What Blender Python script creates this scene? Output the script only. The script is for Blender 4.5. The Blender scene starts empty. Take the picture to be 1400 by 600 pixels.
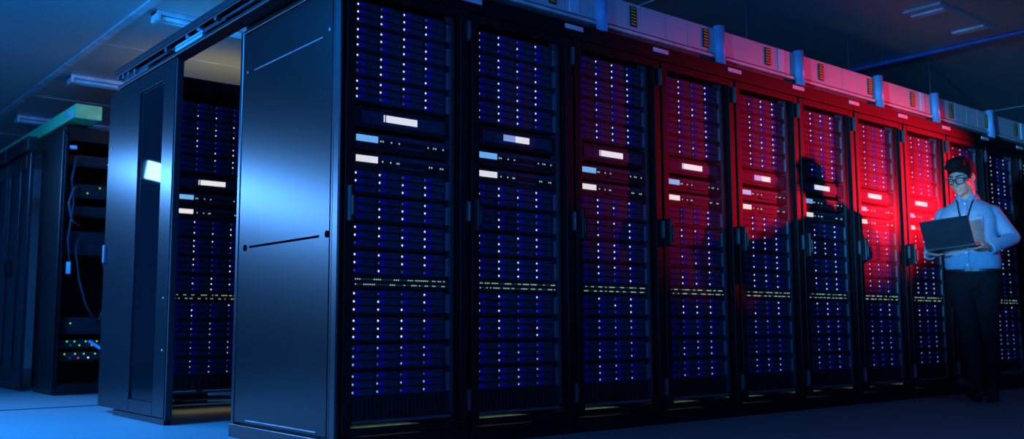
import bpy, bmesh, math, random
from mathutils import Vector, Matrix, Euler
random.seed(7)
S = bpy.context.scene
COL = S.collection
PI = math.pi

# ------------------------------------------------------------------ camera
cam_d = bpy.data.cameras.new('camera')
cam = bpy.data.objects.new('camera', cam_d)
COL.objects.link(cam)
YAW, PIT, ROL = 0.694530, 0.111763, -0.003864
fw = Vector((math.sin(YAW)*math.cos(PIT), math.cos(YAW)*math.cos(PIT), math.sin(PIT)))
rt = Vector((math.cos(YAW), -math.sin(YAW), 0))
up = rt.cross(fw)
r2 = rt*math.cos(ROL) + up*math.sin(ROL)
u2 = -rt*math.sin(ROL) + up*math.cos(ROL)
cam.matrix_world = Matrix(((r2.x, u2.x, -fw.x, -2.07768), (r2.y, u2.y, -fw.y, -3.65611), (r2.z, u2.z, -fw.z, 0.54691), (0, 0, 0, 1)))
cam_d.sensor_fit = 'HORIZONTAL'
cam_d.sensor_width = 36.0
cam_d.lens = 36.0*1306.64/1400
cam_d.clip_start = 0.05
cam_d.dof.use_dof = True
cam_d.dof.focus_distance = 4.6
cam_d.dof.aperture_fstop = 2.4
S.camera = cam

# ------------------------------------------------------------------ world, lights, exposure
S.view_settings.view_transform = 'Standard'
S.view_settings.look = 'None'
S.view_settings.exposure = 0.0
S.view_settings.gamma = 1.0
S.view_settings.use_curve_mapping = False
w = bpy.data.worlds.new('world')
S.world = w
w.use_nodes = True
w.node_tree.nodes['Background'].inputs['Color'].default_value = (0.10, 0.30, 1.0, 1)
w.node_tree.nodes['Background'].inputs['Strength'].default_value = 0.006
S.cycles.max_bounces = 6
S.cycles.transparent_max_bounces = 12
S.cycles.sample_clamp_indirect = 3.0

def aim(o, target):
    o.rotation_euler = (Vector(target)-o.location).to_track_quat('-Z', 'Y').to_euler()

def area(name, loc, target, sx, sy, power, col, spread=PI):
    d = bpy.data.lights.new(name, 'AREA')
    d.shape = 'RECTANGLE'; d.size = sx; d.size_y = sy; d.energy = power; d.color = col; d.spread = spread
    o = bpy.data.objects.new(name, d); COL.objects.link(o); o.location = loc; aim(o, target)
    return o

def spot(name, loc, target, power, col, ang, blend, rad):
    d = bpy.data.lights.new(name, 'SPOT')
    d.energy = power; d.color = col; d.spot_size = ang; d.spot_blend = blend; d.shadow_soft_size = rad
    o = bpy.data.objects.new(name, d); COL.objects.link(o); o.location = loc; aim(o, target)
    return o

STRIP_ROLL = -14.5
# long blue strip lamp at the far left of the room, seen mirrored in the blue side panel
strip = area('blue_strip_lamp', (-3.66, 5.60, 1.69), (0.12, 0.15, -0.82), 4.9, 0.20, 66, (0.10, 0.36, 1.0), 1.2)
strip.rotation_euler.rotate_axis('Z', math.radians(STRIP_ROLL))
# soft blue light from the open floor behind the camera
area('blue_room_light', (-2.6, -7.0, 2.3), (2.5, 0.0, 0.7), 3.0, 0.8, 130, (0.03, 0.20, 1.0))
# blue key light from the far left end of the aisle, grazing the rack fronts and facing the person
spot('blue_key', (-7.2, -2.9, 1.0), (3.4, 0.0, 1.52), 1050, (0.04, 0.29, 1.0), math.radians(17), 0.7, 0.25)
spot('blue_key_on_person', (-7.2, -2.9, 1.2), (4.95, -0.4, 1.62), 6500, (0.08, 0.45, 1.0), math.radians(11.5), 1.0, 0.25)  # narrow extra spot added to brighten the person
# red theatre spot grazing the rack fronts from the right
spot('red_spot', (10.5, -2.75, 2.06), (4.35, 0.0, 1.72), 3100, (1.0, 0.004, 0.02), math.radians(16.8), 0.85, 0.05)
# the aisle behind the first row: warm work light up to the ceiling
area('aisle_work_light', (1.3, 3.9, 2.25), (1.3, 4.4, 2.8), 1.2, 0.2, 3.0, (1.0, 0.78, 0.25))
area('ceiling_cool_fill', (0.50, 2.95, 2.22), (0.35, 3.05, 2.9), 0.5, 0.7, 4, (0.05, 0.38, 1.0))  # unseen uplight added on top of the second row to brighten the ceiling
area('blue_floor_fill', (-2.4, 1.8, 2.5), (-1.4, 2.4, 0.0), 1.2, 1.2, 320, (0.006, 0.25, 1.0))  # unseen overhead lamp added to brighten the floor at left

# unseen lamps added under the racks to brighten the gaps at their feet
area('under_rack_fill', (0.50, 2.66, 0.065), (0.50, 2.66, 0.0), 0.5, 0.30, 0.10, (1.0, 0.86, 0.45))
for k in range(8):
    area('rack_foot_fill', (0.7*k+0.40, 0.24, 0.124), (0.7*k+0.40, 0.24, 0.0), 0.32, 0.12, 0.05, (0.70, 1.0, 0.75))

# ------------------------------------------------------------------ materials
def mat(name, base, rough=0.5, metal=0.0, spec=0.5, var=0.25, scale=8.0, bump=0.0, emit=None, estr=0.0):
    m = bpy.data.materials.new(name); m.use_nodes = True
    nt = m.node_tree; b = nt.nodes['Principled BSDF']
    b.inputs['Roughness'].default_value = rough
    b.inputs['Metallic'].default_value = metal
    b.inputs['Specular IOR Level'].default_value = spec
    tc = nt.nodes.new('ShaderNodeTexCoord')
    n = nt.nodes.new('ShaderNodeTexNoise'); n.inputs['Scale'].default_value = scale; n.inputs['Detail'].default_value = 4
    nt.links.new(tc.outputs['Object'], n.inputs['Vector'])
    cr = nt.nodes.new('ShaderNodeValToRGB')
    cr.color_ramp.elements[0].position = 0.3; cr.color_ramp.elements[1].position = 0.7
    cr.color_ramp.elements[0].color = tuple(c*(1-var) for c in base)+(1,)
    cr.color_ramp.elements[1].color = tuple(min(1, c*(1+var)) for c in base)+(1,)
    nt.links.new(n.outputs['Fac'], cr.inputs['Fac'])
    nt.links.new(cr.outputs['Color'], b.inputs['Base Color'])
    if bump > 0:
        bp = nt.nodes.new('ShaderNodeBump'); bp.inputs['Strength'].default_value = bump; bp.inputs['Distance'].default_value = 0.01
        nt.links.new(n.outputs['Fac'], bp.inputs['Height']); nt.links.new(bp.outputs['Normal'], b.inputs['Normal'])
    if emit:
        b.inputs['Emission Color'].default_value = tuple(emit)+(1,)
        b.inputs['Emission Strength'].default_value = estr
        if hasattr(m, 'cycles'): m.cycles.emission_sampling = 'NONE'
    return m

M = {}
M['frame'] = mat('rack_black_paint', (0.008, 0.008, 0.009), 0.45, 0, 0.22, 0.2, 60, 0.03)
M['inner'] = mat('rack_inner_steel', (0.045, 0.047, 0.055), 0.5, 0, 0.4)
M['panel'] = mat('side_panel_paint', (0.006, 0.006, 0.007), 0.27, 0.0, 0.25, 0.06, 3)
M['panel_edge'] = mat('side_panel_frame_paint', (0.05, 0.052, 0.055), 0.3, 1.0, 0.5, 0.06, 3)
M['slot'] = mat('panel_slot_dark', (0.004, 0.004, 0.005), 0.9, 0, 0.0)
M['slot_lip'] = mat('panel_slot_lip', (0.22, 0.23, 0.25), 0.4, 1.0)
M['server'] = mat('server_face_dark', (0.018, 0.019, 0.024), 0.5, 0, 0.2, 0.2, 40)
M['drive'] = mat('drive_carrier', (0.045, 0.052, 0.095), 0.5, 0, 0.2, 0.25, 60)
M['latch'] = mat('drive_latch_blue', (0.010, 0.02, 0.44), 0.5, 0, 0.12, 0.15, 90)
M['ear'] = mat('server_ear_grey', (0.16, 0.17, 0.19), 0.4, 0.3)
M['vent'] = mat('vent_black', (0.02, 0.02, 0.022), 0.6)
M['led_on'] = mat('led_white', (0.9, 0.9, 0.85), 0.5, emit=(0.80, 0.95, 0.95), estr=1.0)
M['led_mid'] = mat('led_soft_white', (0.9, 0.9, 0.85), 0.5, emit=(0.50, 0.70, 1.0), estr=0.55)
M['led_dim'] = mat('led_idle', (0.3, 0.3, 0.4), 0.5, emit=(0.15, 0.30, 1.0), estr=0.14)
M['led_green'] = mat('led_green', (0.3, 0.6, 0.3), 0.5, emit=(0.66, 1.0, 0.85), estr=0.45)
M['led_green_dim'] = mat('led_green_idle', (0.1, 0.3, 0.2), 0.5, emit=(0.15, 0.8, 0.5), estr=0.03)
M['led_lime'] = mat('led_lime', (0.3, 0.6, 0.1), 0.5, emit=(0.35, 1.0, 0.12), estr=0.6)
M['led_red'] = mat('led_red', (0.8, 0.1, 0.1), 0.5, emit=(1.0, 0.02, 0.10), estr=1.0)
M['led_blue'] = mat('led_blue', (0.2, 0.2, 0.9), 0.5, emit=(0.12, 0.16, 1.0), estr=1.4)
M['screen_white'] = mat('display_white', (0.8, 0.8, 0.75), 0.4, emit=(1.0, 0.95, 0.84), estr=0.80, scale=200)
M['screen_half'] = mat('display_grey_blue', (0.5, 0.6, 0.8), 0.4, emit=(0.45, 0.62, 1.0), estr=0.45)
M['screen_blue'] = mat('display_blue', (0.3, 0.5, 0.8), 0.4, emit=(0.20, 0.55, 0.95), estr=0.75)
M['plate'] = mat('label_plate', (0.80, 0.80, 0.86), 0.45)
M['handle'] = mat('handle_black', (0.015, 0.015, 0.017), 0.4)
M['hinge'] = mat('hinge_steel', (0.07, 0.075, 0.085), 0.4, 0.3)
M['box'] = mat('trunking_white', (0.66, 0.64, 0.64), 0.55, 0, 0.3, 0.06, 5)
M['boxlip'] = mat('trunking_lip', (0.75, 0.72, 0.70), 0.5)
M['ledge'] = mat('ledge_green_grey', (0.05, 0.075, 0.06), 0.6)
M['post'] = mat('post_grey_enamel', (0.26, 0.52, 0.80), 0.40, 0, 0.5, 0.05)
M['white'] = mat('white_strip', (0.72, 0.88, 0.98), 0.5, 0, 0.3, 0.04)
M['yellow'] = mat('vent_yellow', (0.80, 0.62, 0.06), 0.5)
M['floor'] = mat('floor_vinyl', (0.30, 0.31, 0.32), 0.50, 0, 0.35, 0.05, 1.2)
M['ceiling'] = mat('ceiling_panel_paint', (0.42, 0.46, 0.46), 0.42, 0, 0.5, 0.05, 0.7)
M['wall'] = mat('wall_paint', (0.40, 0.42, 0.45), 0.6, 0, 0.3, 0.06, 1.5)
M['seam'] = mat('ceiling_rail_paint', (0.55, 0.6, 0.62), 0.4)
M['pipe'] = mat('conduit_blue', (0.05, 0.14, 0.40), 0.4)
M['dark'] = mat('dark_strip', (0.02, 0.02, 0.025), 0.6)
M['rail'] = mat('rail_black', (0.016, 0.017, 0.02), 0.4, 0.3)
M['chrome'] = mat('roller_steel', (0.5, 0.52, 0.55), 0.3, 0.9)
M['door'] = mat('sliding_door_paint', (0.012, 0.012, 0.014), 0.25, 0.0, 0.2, 0.06, 3)
M['glassblack'] = mat('door_window_tinted_glass', (0.006, 0.007, 0.009), 0.03, 0, 0.5, 0.0)
M['glassblack'].node_tree.nodes['Principled BSDF'].inputs['IOR'].default_value = 1.17
M['tray'] = mat('tray_green_paint', (0.16, 0.78, 0.34), 0.5, 0, 0.4, 0.08)
M['tray_end'] = mat('tray_end_yellow_green', (0.62, 0.70, 0.22), 0.5)
M['acryl'] = mat('light_diffuser', (0.62, 0.68, 0.72), 0.25, 0, 0.6)
M['cable'] = mat('cable_dark_blue', (0.05, 0.06, 0.09), 0.5)
M['cable_light'] = mat('cable_pale', (0.14, 0.15, 0.17), 0.5)

def glass_mat():
    m = bpy.data.materials.new('rack_door_glass'); m.use_nodes = True
    nt = m.node_tree; nt.nodes.clear()
    o = nt.nodes.new('ShaderNodeOutputMaterial'); mx = nt.nodes.new('ShaderNodeMixShader')
    t = nt.nodes.new('ShaderNodeBsdfTransparent'); g = nt.nodes.new('ShaderNodeBsdfGlossy')
    t.inputs['Color'].default_value = (0.93, 0.94, 0.96, 1)
    g.inputs['Roughness'].default_value = 0.28
    n = nt.nodes.new('ShaderNodeTexNoise'); n.inputs['Scale'].default_value = 3
    mp = nt.nodes.new('ShaderNodeMapRange'); mp.inputs['To Min'].default_value = 0.004; mp.inputs['To Max'].default_value = 0.006
    nt.links.new(n.outputs['Fac'], mp.inputs['Value']); nt.links.new(mp.outputs['Result'], mx.inputs['Fac'])
    nt.links.new(t.outputs[0], mx.inputs[1]); nt.links.new(g.outputs[0], mx.inputs[2]); nt.links.new(mx.outputs[0], o.inputs['Surface'])
    return m
M['glass'] = glass_mat()
M['lens'] = M['glass'].copy(); M['lens'].name = 'spectacle_lens'
for n_ in M['lens'].node_tree.nodes:
    if n_.type == 'MAP_RANGE': n_.inputs['To Min'].default_value = 0.003; n_.inputs['To Max'].default_value = 0.004
    if n_.type == 'BSDF_GLOSSY': n_.inputs['Roughness'].default_value = 0.05

# ------------------------------------------------------------------ mesh helpers
class MB:
    def __init__(s): s.bm = bmesh.new(); s.mi = 0
    def _mark(s, fs):
        for f in fs: f.material_index = s.mi
    def box(s, x0, x1, y0, y1, z0, z1, bev=0.0):
        r = bmesh.ops.create_cube(s.bm, size=1.0)
        vs = r['verts']
        for v in vs:
            v.co = Vector(((x0+x1)/2+v.co.x*(x1-x0), (y0+y1)/2+v.co.y*(y1-y0), (z0+z1)/2+v.co.z*(z1-z0)))
        fs = set(f for v in vs for f in v.link_faces); s._mark(fs)
        if bev > 0:
            es = list(set(e for v in vs for e in v.link_edges))
            rr = bmesh.ops.bevel(s.bm, geom=es, offset=bev, segments=2, affect='EDGES', profile=0.5)
            s._mark(rr['faces'])
        return s
    def cyl(s, p0, p1, r0, r1=None, seg=14, caps=True):
        p0 = Vector(p0); p1 = Vector(p1); d = p1-p0
        r1 = r0 if r1 is None else r1
        r = bmesh.ops.create_cone(s.bm, cap_ends=caps, segments=seg, radius1=r0, radius2=r1, depth=d.length)
        q = d.to_track_quat('Z', 'Y').to_matrix().to_4x4(); q.translation = (p0+p1)/2
        bmesh.ops.transform(s.bm, matrix=q, verts=r['verts'])
        s._mark(set(f for v in r['verts'] for f in v.link_faces)); return s
    def ell(s, c, rad, rot=None, sub=3):
        r = bmesh.ops.create_icosphere(s.bm, subdivisions=sub, radius=1.0)
        m = Matrix.Diagonal((rad[0], rad[1], rad[2], 1))
        if rot is not None: m = rot.to_4x4() @ m
        m = Matrix.Translation(c) @ m
        bmesh.ops.transform(s.bm, matrix=m, verts=r['verts'])
        s._mark(set(f for v in r['verts'] for f in v.link_faces)); return s
    def cap(s, p0, r0, p1, r1, seg=14):
        s.cyl(p0, p1, r0, r1, seg); s.ell(p0, (r0,)*3, sub=2); s.ell(p1, (r1,)*3, sub=2); return s
    def chain(s, pts, seg=12):
        for (a, ra), (b, rb) in zip(pts, pts[1:]): s.cap(a, ra, b, rb, seg)
        return s
    def tube(s, path, r, seg=8):
        path = [Vector(p) for p in path]
        rings = []
        for i, p in enumerate(path):
            a = path[max(0, i-1)]; b = path[min(len(path)-1, i+1)]
            q = (b-a).to_track_quat('Z', 'Y')
            rings.append([s.bm.verts.new(p + q @ Vector((r*math.cos(2*PI*k/seg), r*math.sin(2*PI*k/seg), 0))) for k in range(seg)])
        fs = []
        for A, B in zip(rings, rings[1:]):
            for k in range(seg): fs.append(s.bm.faces.new((A[k], A[(k+1) % seg], B[(k+1) % seg], B[k])))
        fs.append(s.bm.faces.new(rings[0][::-1])); fs.append(s.bm.faces.new(rings[-1]))
        s._mark(fs); return s
    def loft(s, rings):
        R = [[s.bm.verts.new(p) for p in r] for r in rings]; n = len(R[0]); fs = []
        for A, B in zip(R, R[1:]):
            for k in range(n): fs.append(s.bm.faces.new((A[k], A[(k+1) % n], B[(k+1) % n], B[k])))
        fs.append(s.bm.faces.new(R[0][::-1])); fs.append(s.bm.faces.new(R[-1])); s._mark(fs); return s
    def mesh(s, name, mats, smooth=False):
        me = bpy.data.meshes.new(name)
        bmesh.ops.recalc_face_normals(s.bm, faces=s.bm.faces)
        s.bm.to_mesh(me); s.bm.free()
        for m in (mats if isinstance(mats, (list, tuple)) else [mats]): me.materials.append(m)
        if smooth:
            for p in me.polygons: p.use_smooth = True
        return me
    def build(s, name, mats, parent=None, loc=(0, 0, 0), smooth=False):
        return put(name, s.mesh(name, mats, smooth), parent, loc)

def put(name, me, parent=None, loc=(0, 0, 0)):
    o = bpy.data.objects.new(name, me); COL.objects.link(o); o.location = loc
    if parent: o.parent = parent
    return o

def tag(o, label=None, cat=None, group=None, kind=None):
    if label: o['label'] = label
    if cat: o['category'] = cat
    if group: o['group'] = group
    if kind: o['kind'] = kind
    return o

def thing(name, loc, label, cat, group=None, rz=0):
    o = bpy.data.objects.new(name, None); COL.objects.link(o); o.location = loc; o.rotation_euler = (0, 0, rz)
    o.empty_display_size = 0.1
    return tag(o, label, cat, group)

ORD = ['first', 'second', 'third', 'fourth', 'fifth', 'sixth', 'seventh', 'eighth', 'ninth', 'tenth', 'eleventh', 'twelfth']

# ------------------------------------------------------------------ setting
CZ = 2.8
tag(MB().box(-8, 14, -9, 11, -0.1, 0).build('floor', M['floor']), kind='structure')
tag(MB().box(-8, 14, -9, 11, CZ, CZ+0.1).build('ceiling', M['ceiling']), kind='structure')
tag(MB().box(-8, 14, 11, 11.1, 0, CZ).build('wall_back', M['wall']), kind='structure')
tag(MB().box(14, 14.1, -9, 11, 0, CZ).build('wall_right', M['wall']), kind='structure')
tag(MB().box(-8.1, -8, -9, 11, 0, CZ).build('wall_left', M['wall']), kind='structure')
tag(MB().box(-8, 14, -9.1, -9, 0, CZ).build('wall_front', M['wall']), kind='structure')
tag(MB().box(0.09, 0.15, -9, 11, CZ-0.012, CZ).build('trim_1', M['seam']), kind='structure')
tag(MB().box(-8, 14, 3.55, 3.565, 0, 0.004).build('trim_2', M['dark']), kind='structure')
# thin ceiling panel joints running along the rows
for i, yy in enumerate((-3.4, -1.3, 0.8, 4.1, 6.3, 8.5)):
    tag(MB().box(0.15, 14, yy, yy+0.012, CZ-0.004, CZ).build('trim_%d' % (i+3), M['seam']), kind='structure')
for i, xx in enumerate((-1.2, 2.8, 8.2)):
    tag(MB().box(xx, xx+0.012, -9, 11, CZ-0.004, CZ).build('trim_%d' % (i+9), M['seam']), kind='structure')

# ------------------------------------------------------------------ shared meshes of racks and servers
def mesh_box(name, m, *a, bev=0.0): return MB().box(*a, bev=bev).mesh(name, m)

EQ = 0.05                      # servers sit this far behind the door plane
PITCH = 0.1255
ME = {}
ME['drive'] = MB().box(0, 0.1195, 0, 0.04, -0.0148, 0.0148, 0.0018).mesh('drive', M['drive'])
ME['latch'] = MB().box(0.016, 0.044, -0.004, 0.002, -0.0115, 0.0115, 0.002).mesh('latch', M['latch'])
for k in ('on', 'mid', 'dim'):
    ME['led_'+k] = MB().ell((0.008, -0.001, 0), (0.0044, 0.003, 0.0052), sub=2).mesh('led', M['led_'+k], True)
    b = MB(); b.box(0, 0.1195, 0, 0.04, -0.0148, 0.0148)
    b.mi = 1; b.box(0.016, 0.044, -0.004, 0.002, -0.0115, 0.0115)
    b.mi = 2; b.ell((0.008, -0.001, 0), (0.0044, 0.003, 0.0052), sub=1)
    ME['drive_'+k] = b.mesh('drive', [M['drive'], M['latch'], M['led_'+k]])
ME['chassis'] = mesh_box('chassis', M['server'], 0.0, 0.525, 0.006, 0.70, 0.0, 0.117)
ME['drive_ear'] = MB().box(0.504, 0.528, -0.012, 0.006, 0.012, 0.1, 0.003).mesh('handle', M['ear'])

PAT1 = ['1010 1111 1111', '1110 1111 1011', '1111 0110 0111', '1111 1101 1001',
        '1100 1111 0011', '0001 0111 0110', '1101 1111 0011', '1111 1011 0100',
        '1001 1101 1110', '1111 1110 1110', '0111 1001 1010', '1000 1111 1101']
SRV_Z = [2.019, 1.899, 1.779, 1.659, 1.238, 1.1155, 0.993, 0.8705, 0.697, 0.576, 0.4545, 0.333]

def server(X, Y, idx, where, group, pattern, full, low=False):
    z0 = SRV_Z[idx]-0.0975
    t = thing('drive_server', (X+0.089, Y+EQ, z0), 'black twelve-drive server, %s from the top in %s' % (ORD[idx], where), 'server', group)
    put('chassis', ME['chassis'], t)
    put('handle', ME['drive_ear'], t)
    rows = pattern.split()
    for r in range(3):
        for c in range(4):
            st = rows[r][c]
            k = 'dim' if st == '0' else ('mid' if (low or st == 'm') else 'on')
            p = (0.0+PITCH*c, 0.0, 0.0975-0.0355*r)
            if full:
                d = put('drive', ME['drive'], t, p)
                put('latch', ME['latch'], d); put('led', ME['led_'+k], d)
            else:
                put('drive', ME['drive_'+k], t, p)
    return t

# wide display unit
def _unit_bits():
    b = MB().box(0, 0.525, 0.0, 0.6, 0.0, 0.098, 0.003); ME['wide_case'] = b.mesh('chassis', M['server'])
    b = MB(); b.box(0.03, 0.495, -0.004, 0.004, 0.02, 0.078, 0.002); ME['wide_bezel'] = b.mesh('bezel', M['drive'])
    ME['wide_screen'] = MB().box(0.163, 0.334, -0.007, -0.002, 0.036, 0.068).mesh('display', M['screen_white'])
    ME['wide_screen_half'] = MB().box(0.163, 0.24, -0.007, -0.002, 0.036, 0.068).mesh('display', M['screen_half'])
    ME['wide_screen_rest'] = MB().box(0.24, 0.334, -0.007, -0.002, 0.036, 0.068).mesh('display', M['screen_white'])
    ME['wide_tick'] = MB().box(0.150, 0.155, -0.007, -0.002, 0.036, 0.068).mesh('status_bar', M['screen_white'])
    b = MB().box(0, 0.525, 0.0, 0.6, 0.0, 0.084, 0.003); ME['app_case'] = b.mesh('chassis', M['server'])
    ME['app_grip'] = MB().box(0.225, 0.375, -0.010, 0.002, 0.022, 0.034, 0.002).mesh('grip', M['drive'])
    ME['app_top'] = MB().box(0.12, 0.52, -0.004, 0.002, 0.058, 0.078, 0.002).mesh('bezel', M['drive'])
    ME['app_blue'] = MB().box(0.008, 0.120, -0.006, 0.002, 0.038, 0.067).mesh('display', M['screen_blue'])
    ME['app_white'] = MB().box(0.008, 0.120, -0.006, 0.002, 0.038, 0.067).mesh('display', M['screen_white'])
    for nm, xs in (('a', (0.137, 0.149, 0.195, 0.237, 0.400, 0.432, 0.445, 0.488)), ('b', (0.148, 0.192, 0.226, 0.236, 0.409, 0.422, 0.473, 0.486))):
        ME['app_led_'+nm] = [MB().ell((x, -0.002, 0.048), (0.0042, 0.003, 0.0052), sub=1).mesh('led', M['led_green'], True) for x in xs]
    b = MB().box(0, 0.525, 0.0, 0.5, 0.0, 0.062, 0.002); ME['switch_case'] = b.mesh('chassis', M['server'])
    # sockets under the port lights
    ME['ports'] = MB().box(0, 0.0155, -0.003, 0.002, -0.012, -0.002).mesh('port', M['vent'])
    ME['port_led'] = MB().ell((0, -0.003, 0), (0.0035, 0.003, 0.0040), sub=1).mesh('port_light', M['led_green'], True)
    ME['port_led_dim'] = MB().ell((0, -0.003, 0), (0.0032, 0.003, 0.0036), sub=1).mesh('port_light', M['led_green_dim'], True)
    b = MB().box(0, 0.525, 0.008, 0.03, 0.0, 0.097); ME['vent_back'] = b.mesh('backing', M['vent'])
    ME['vent_slat'] = MB().box(0, 0.007, -0.002, 0.01, 0.004, 0.093).mesh('slat', M['server'])
_unit_bits()

SW1 = ['111000000011110000000111000001110111110001101100', '000000000000000000000000000000000000000000000000']
def port_rows(seed, full):
    if seed == 0:
        a = '11100000011110000001110000111011111110011011010'
        b = '10001111110000000111000010001110100110011000110'
    else:
        rr = random.Random(seed)
        def mk():
            s = ''
            while len(s) < 47: s += rr.choice(['1', '11', '111', '1111'])+rr.choice(['0', '00', '000', '0000'])
            return s[:47]
        a, b = mk(), mk()
    return a, b

def small_units(X, Y, where, n, full, half=False):
    t = thing('display_unit', (X+0.089, Y+EQ, 1.451), 'black unit with one wide white display in %s' % where, 'display unit', 'wide display units')
    put('chassis', ME['wide_case'], t); put('bezel', ME['wide_bezel'], t)
    if half:
        put('display', ME['wide_screen_half'], t); put('display', ME['wide_screen_rest'], t)
    else:
        put('display', ME['wide_screen'], t)
        put('status_bar', ME['wide_tick'], t)
    for nm, z, scr, txt in (('a', 1.347, 'app_blue', 'small blue display'), ('b', 1.253, 'app_white', 'small white display')):
        t = thing('control_unit', (X+0.089, Y+EQ, z), 'slim black unit with %s, %s' % (txt, where), 'control unit', 'slim display units')
        put('chassis', ME['app_case'], t); put('display', ME[scr], t); put('grip', ME['app_grip'], t); put('bezel', ME['app_top'], t)
        for me in ME['app_led_'+nm]: put('led', me, t)
    t = thing('network_switch', (X+0.089, Y+EQ, 0.719), 'network switch with two green light rows in %s' % where, 'network switch', 'network switches')
    put('chassis', ME['switch_case'], t)
    a, b = port_rows(n, full)
    for row, z in ((a, 0.042), (b, 0.019)):
        if full:
            for i, ch in enumerate(row):
                if i % 2 == 0: put('port', ME['ports'], t, (0.010+i*0.0107-0.003, 0, z))
                put('port_light', ME['port_led' if ch == '1' else 'port_led_dim'], t, (0.014+i*0.0107, 0, z))
        else:
            m = MB()
            for i, ch in enumerate(row):
                if ch == '1': m.ell((0.014+i*0.0107, -0.003, z), (0.0035, 0.003, 0.004), sub=1)
            tag(m.build('port_lights', M['led_green'], t), kind='stuff')
    t = thing('blanking_panel', (X+0.089, Y+EQ, 0.146), 'black slatted vent panel at the foot of %s' % where, 'vent panel', 'vent panels')
    put('backing', ME['vent_back'], t)
    for i in range(24 if full else 12):
        put('slat', ME['vent_slat'], t, (0.006+i*(0.0216 if full else 0.0432), 0, 0))

# rack cabinet meshes
def rack_meshes():
    b = MB()
    for x0, x1 in ((0.004, 0.040), (0.660, 0.696)):
        for y0, y1 in ((0.03, 0.075), (1.0, 1.045)): b.box(x0, x1, y0, y1, 0.07, 2.12, 0.003)
    b.box(0.004, 0.696, 0.03, 1.045, 2.12, 2.18)
    ME['carcass'] = b.mesh('carcass', M['frame'])
    ME['rear'] = mesh_box('rear_panel', M['frame'], 0.04, 0.66, 1.02, 1.04, 0.22, 2.12)
    b = MB(); b.box(0.614, 0.636, EQ-0.012, 0.10, 0.15, 2.08, 0.002); ME['railR'] = b.mesh('mounting_rail', M['inner'])
    b = MB(); b.box(0.064, 0.089, EQ-0.002, 0.10, 0.13, 2.08, 0.002); ME['railL'] = b.mesh('mounting_rail', M['inner'])
    b = MB(); b.box(0.002, 0.698, -0.004, 0.05, 0.0, 0.075, 0.003); b.box(0.002, 0.698, 0.05, 1.04, 0.0, 0.07); ME['plinth'] = b.mesh('plinth', M['frame'])
    b = MB(); b.box(0.004, 0.05, 0.03, 0.08, 0.0, 0.07); b.box(0.65, 0.696, 0.03, 0.08, 0, 0.07); b.box(0.004, 0.696, 0.9, 1.04, 0, 0.07); ME['foot'] = b.mesh('foot', M['frame'])
    b = MB(); b.box(0.0, 0.70, -0.012, 0.03, 2.098, 2.183, 0.003); ME['header'] = b.mesh('header', M['frame'])
    ME['plate'] = MB().box(0.635, 0.765, -0.017, -0.008, 2.141, 2.166, 0.001).mesh('name_plate', M['plate'])
    # door: four bars with a stepped inner edge
    b = MB()
    b.box(0.010, 0.052, -0.008, 0.024, 0.082, 2.094, 0.004)
    b.box(0.640, 0.688, -0.008, 0.024, 0.082, 2.094, 0.004)
    b.box(0.052, 0.640, -0.008, 0.024, 2.052, 2.094, 0.003)
    b.box(0.052, 0.640, -0.008, 0.024, 0.082, 0.112, 0.003)
    b.box(0.052, 0.060, -0.001, 0.020, 0.112, 2.052); b.box(0.632, 0.640, -0.001, 0.020, 0.112, 2.052)
    ME['door_frame'] = b.mesh('door', M['frame'])
    ME['pane'] = MB().box(0.060, 0.632, 0.006, 0.010, 0.112, 2.052).mesh('pane', M['glass'])
    b = MB(); b.box(-0.004, 0.014, -0.022, -0.006, -0.05, 0.05, 0.003); b.cyl((0.006, -0.022, -0.045), (0.006, -0.022, 0.045), 0.006, seg=10)
    ME['hinge'] = b.mesh('hinge', M['hinge'])
    b = MB(); b.box(0.014, 0.044, -0.050, -0.008, 1.005, 1.165, 0.006); b.box(0.020, 0.040, -0.062, -0.045, 1.03, 1.12, 0.005)
    ME['handle'] = b.mesh('handle', M['handle'])
    b = MB(); b.cyl((0.048, -0.012, 1.02), (0.048, -0.004, 1.02), 0.008, seg=12); ME['lock'] = b.mesh('lock', M['chrome'])
    path = [(0.606+0.028*math.cos(a), 0.026, 2.018+0.036*math.sin(a)) for a in [math.radians(80+i*22) for i in range(10)]]
    ME['ground'] = MB().tube(path, 0.003, 6).mesh('ground_cable', M['ear'], True)
    b = MB(); b.box(0.089, 0.62, 0.035, 0.06, 0.128, 0.140); ME['sill'] = b.mesh('sill', M['ear'])
    # added pale plate standing in for the lit floor behind the foot gap
    b = MB(); b.box(0.20, 0.60, 0.07, 0.40, 0.078, 0.084); b.box(0.10, 0.16, 0.12, 0.3, 0.078, 0.09); ME['lit_floor'] = b.mesh('lit_floor_patch', M['lit_floor'])
M['lit_floor'] = mat('lit_floor_grey_green', (0.42, 0.48, 0.36), 0.6, 0, 0.3, 0.6, 45)  # pale grey-green carries the glow of the lit floor
rack_meshes()

def rack(X, Y, label, door=True, plates='', glass=True, shift=0.0):
    t = thing('server_rack', (X, Y, 0), label, 'rack', 'server racks')
    put('carcass', ME['carcass'], t); put('rear_panel', ME['rear'], t); (put('plinth', ME['plinth'], t) if plates else put('foot', ME['foot'], t)); put('header', ME['header'], t)
    put('mounting_rail', ME['railL'], t); put('mounting_rail', ME['railR'], t); put('ground_cable', ME['ground'], t)
    put('sill', ME['sill'], t); put('lit_floor_patch', ME['lit_floor'], t)
    if plates: tag(put('name_plate', ME['plate'], None, (X, Y, 0)), 'pale name plate above the right edge of '+plates, 'name plate', 'name plates above the rack doors')
    if door:
        d = put('door', ME['door_frame'], t)
        put('pane', ME['pane'], d); put('handle', ME['handle'], d); put('lock', ME['lock'], d)
        for z in (1.995, 1.10, 0.205): put('hinge', ME['hinge'], d, (0.680, 0, z))
    return t

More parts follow.
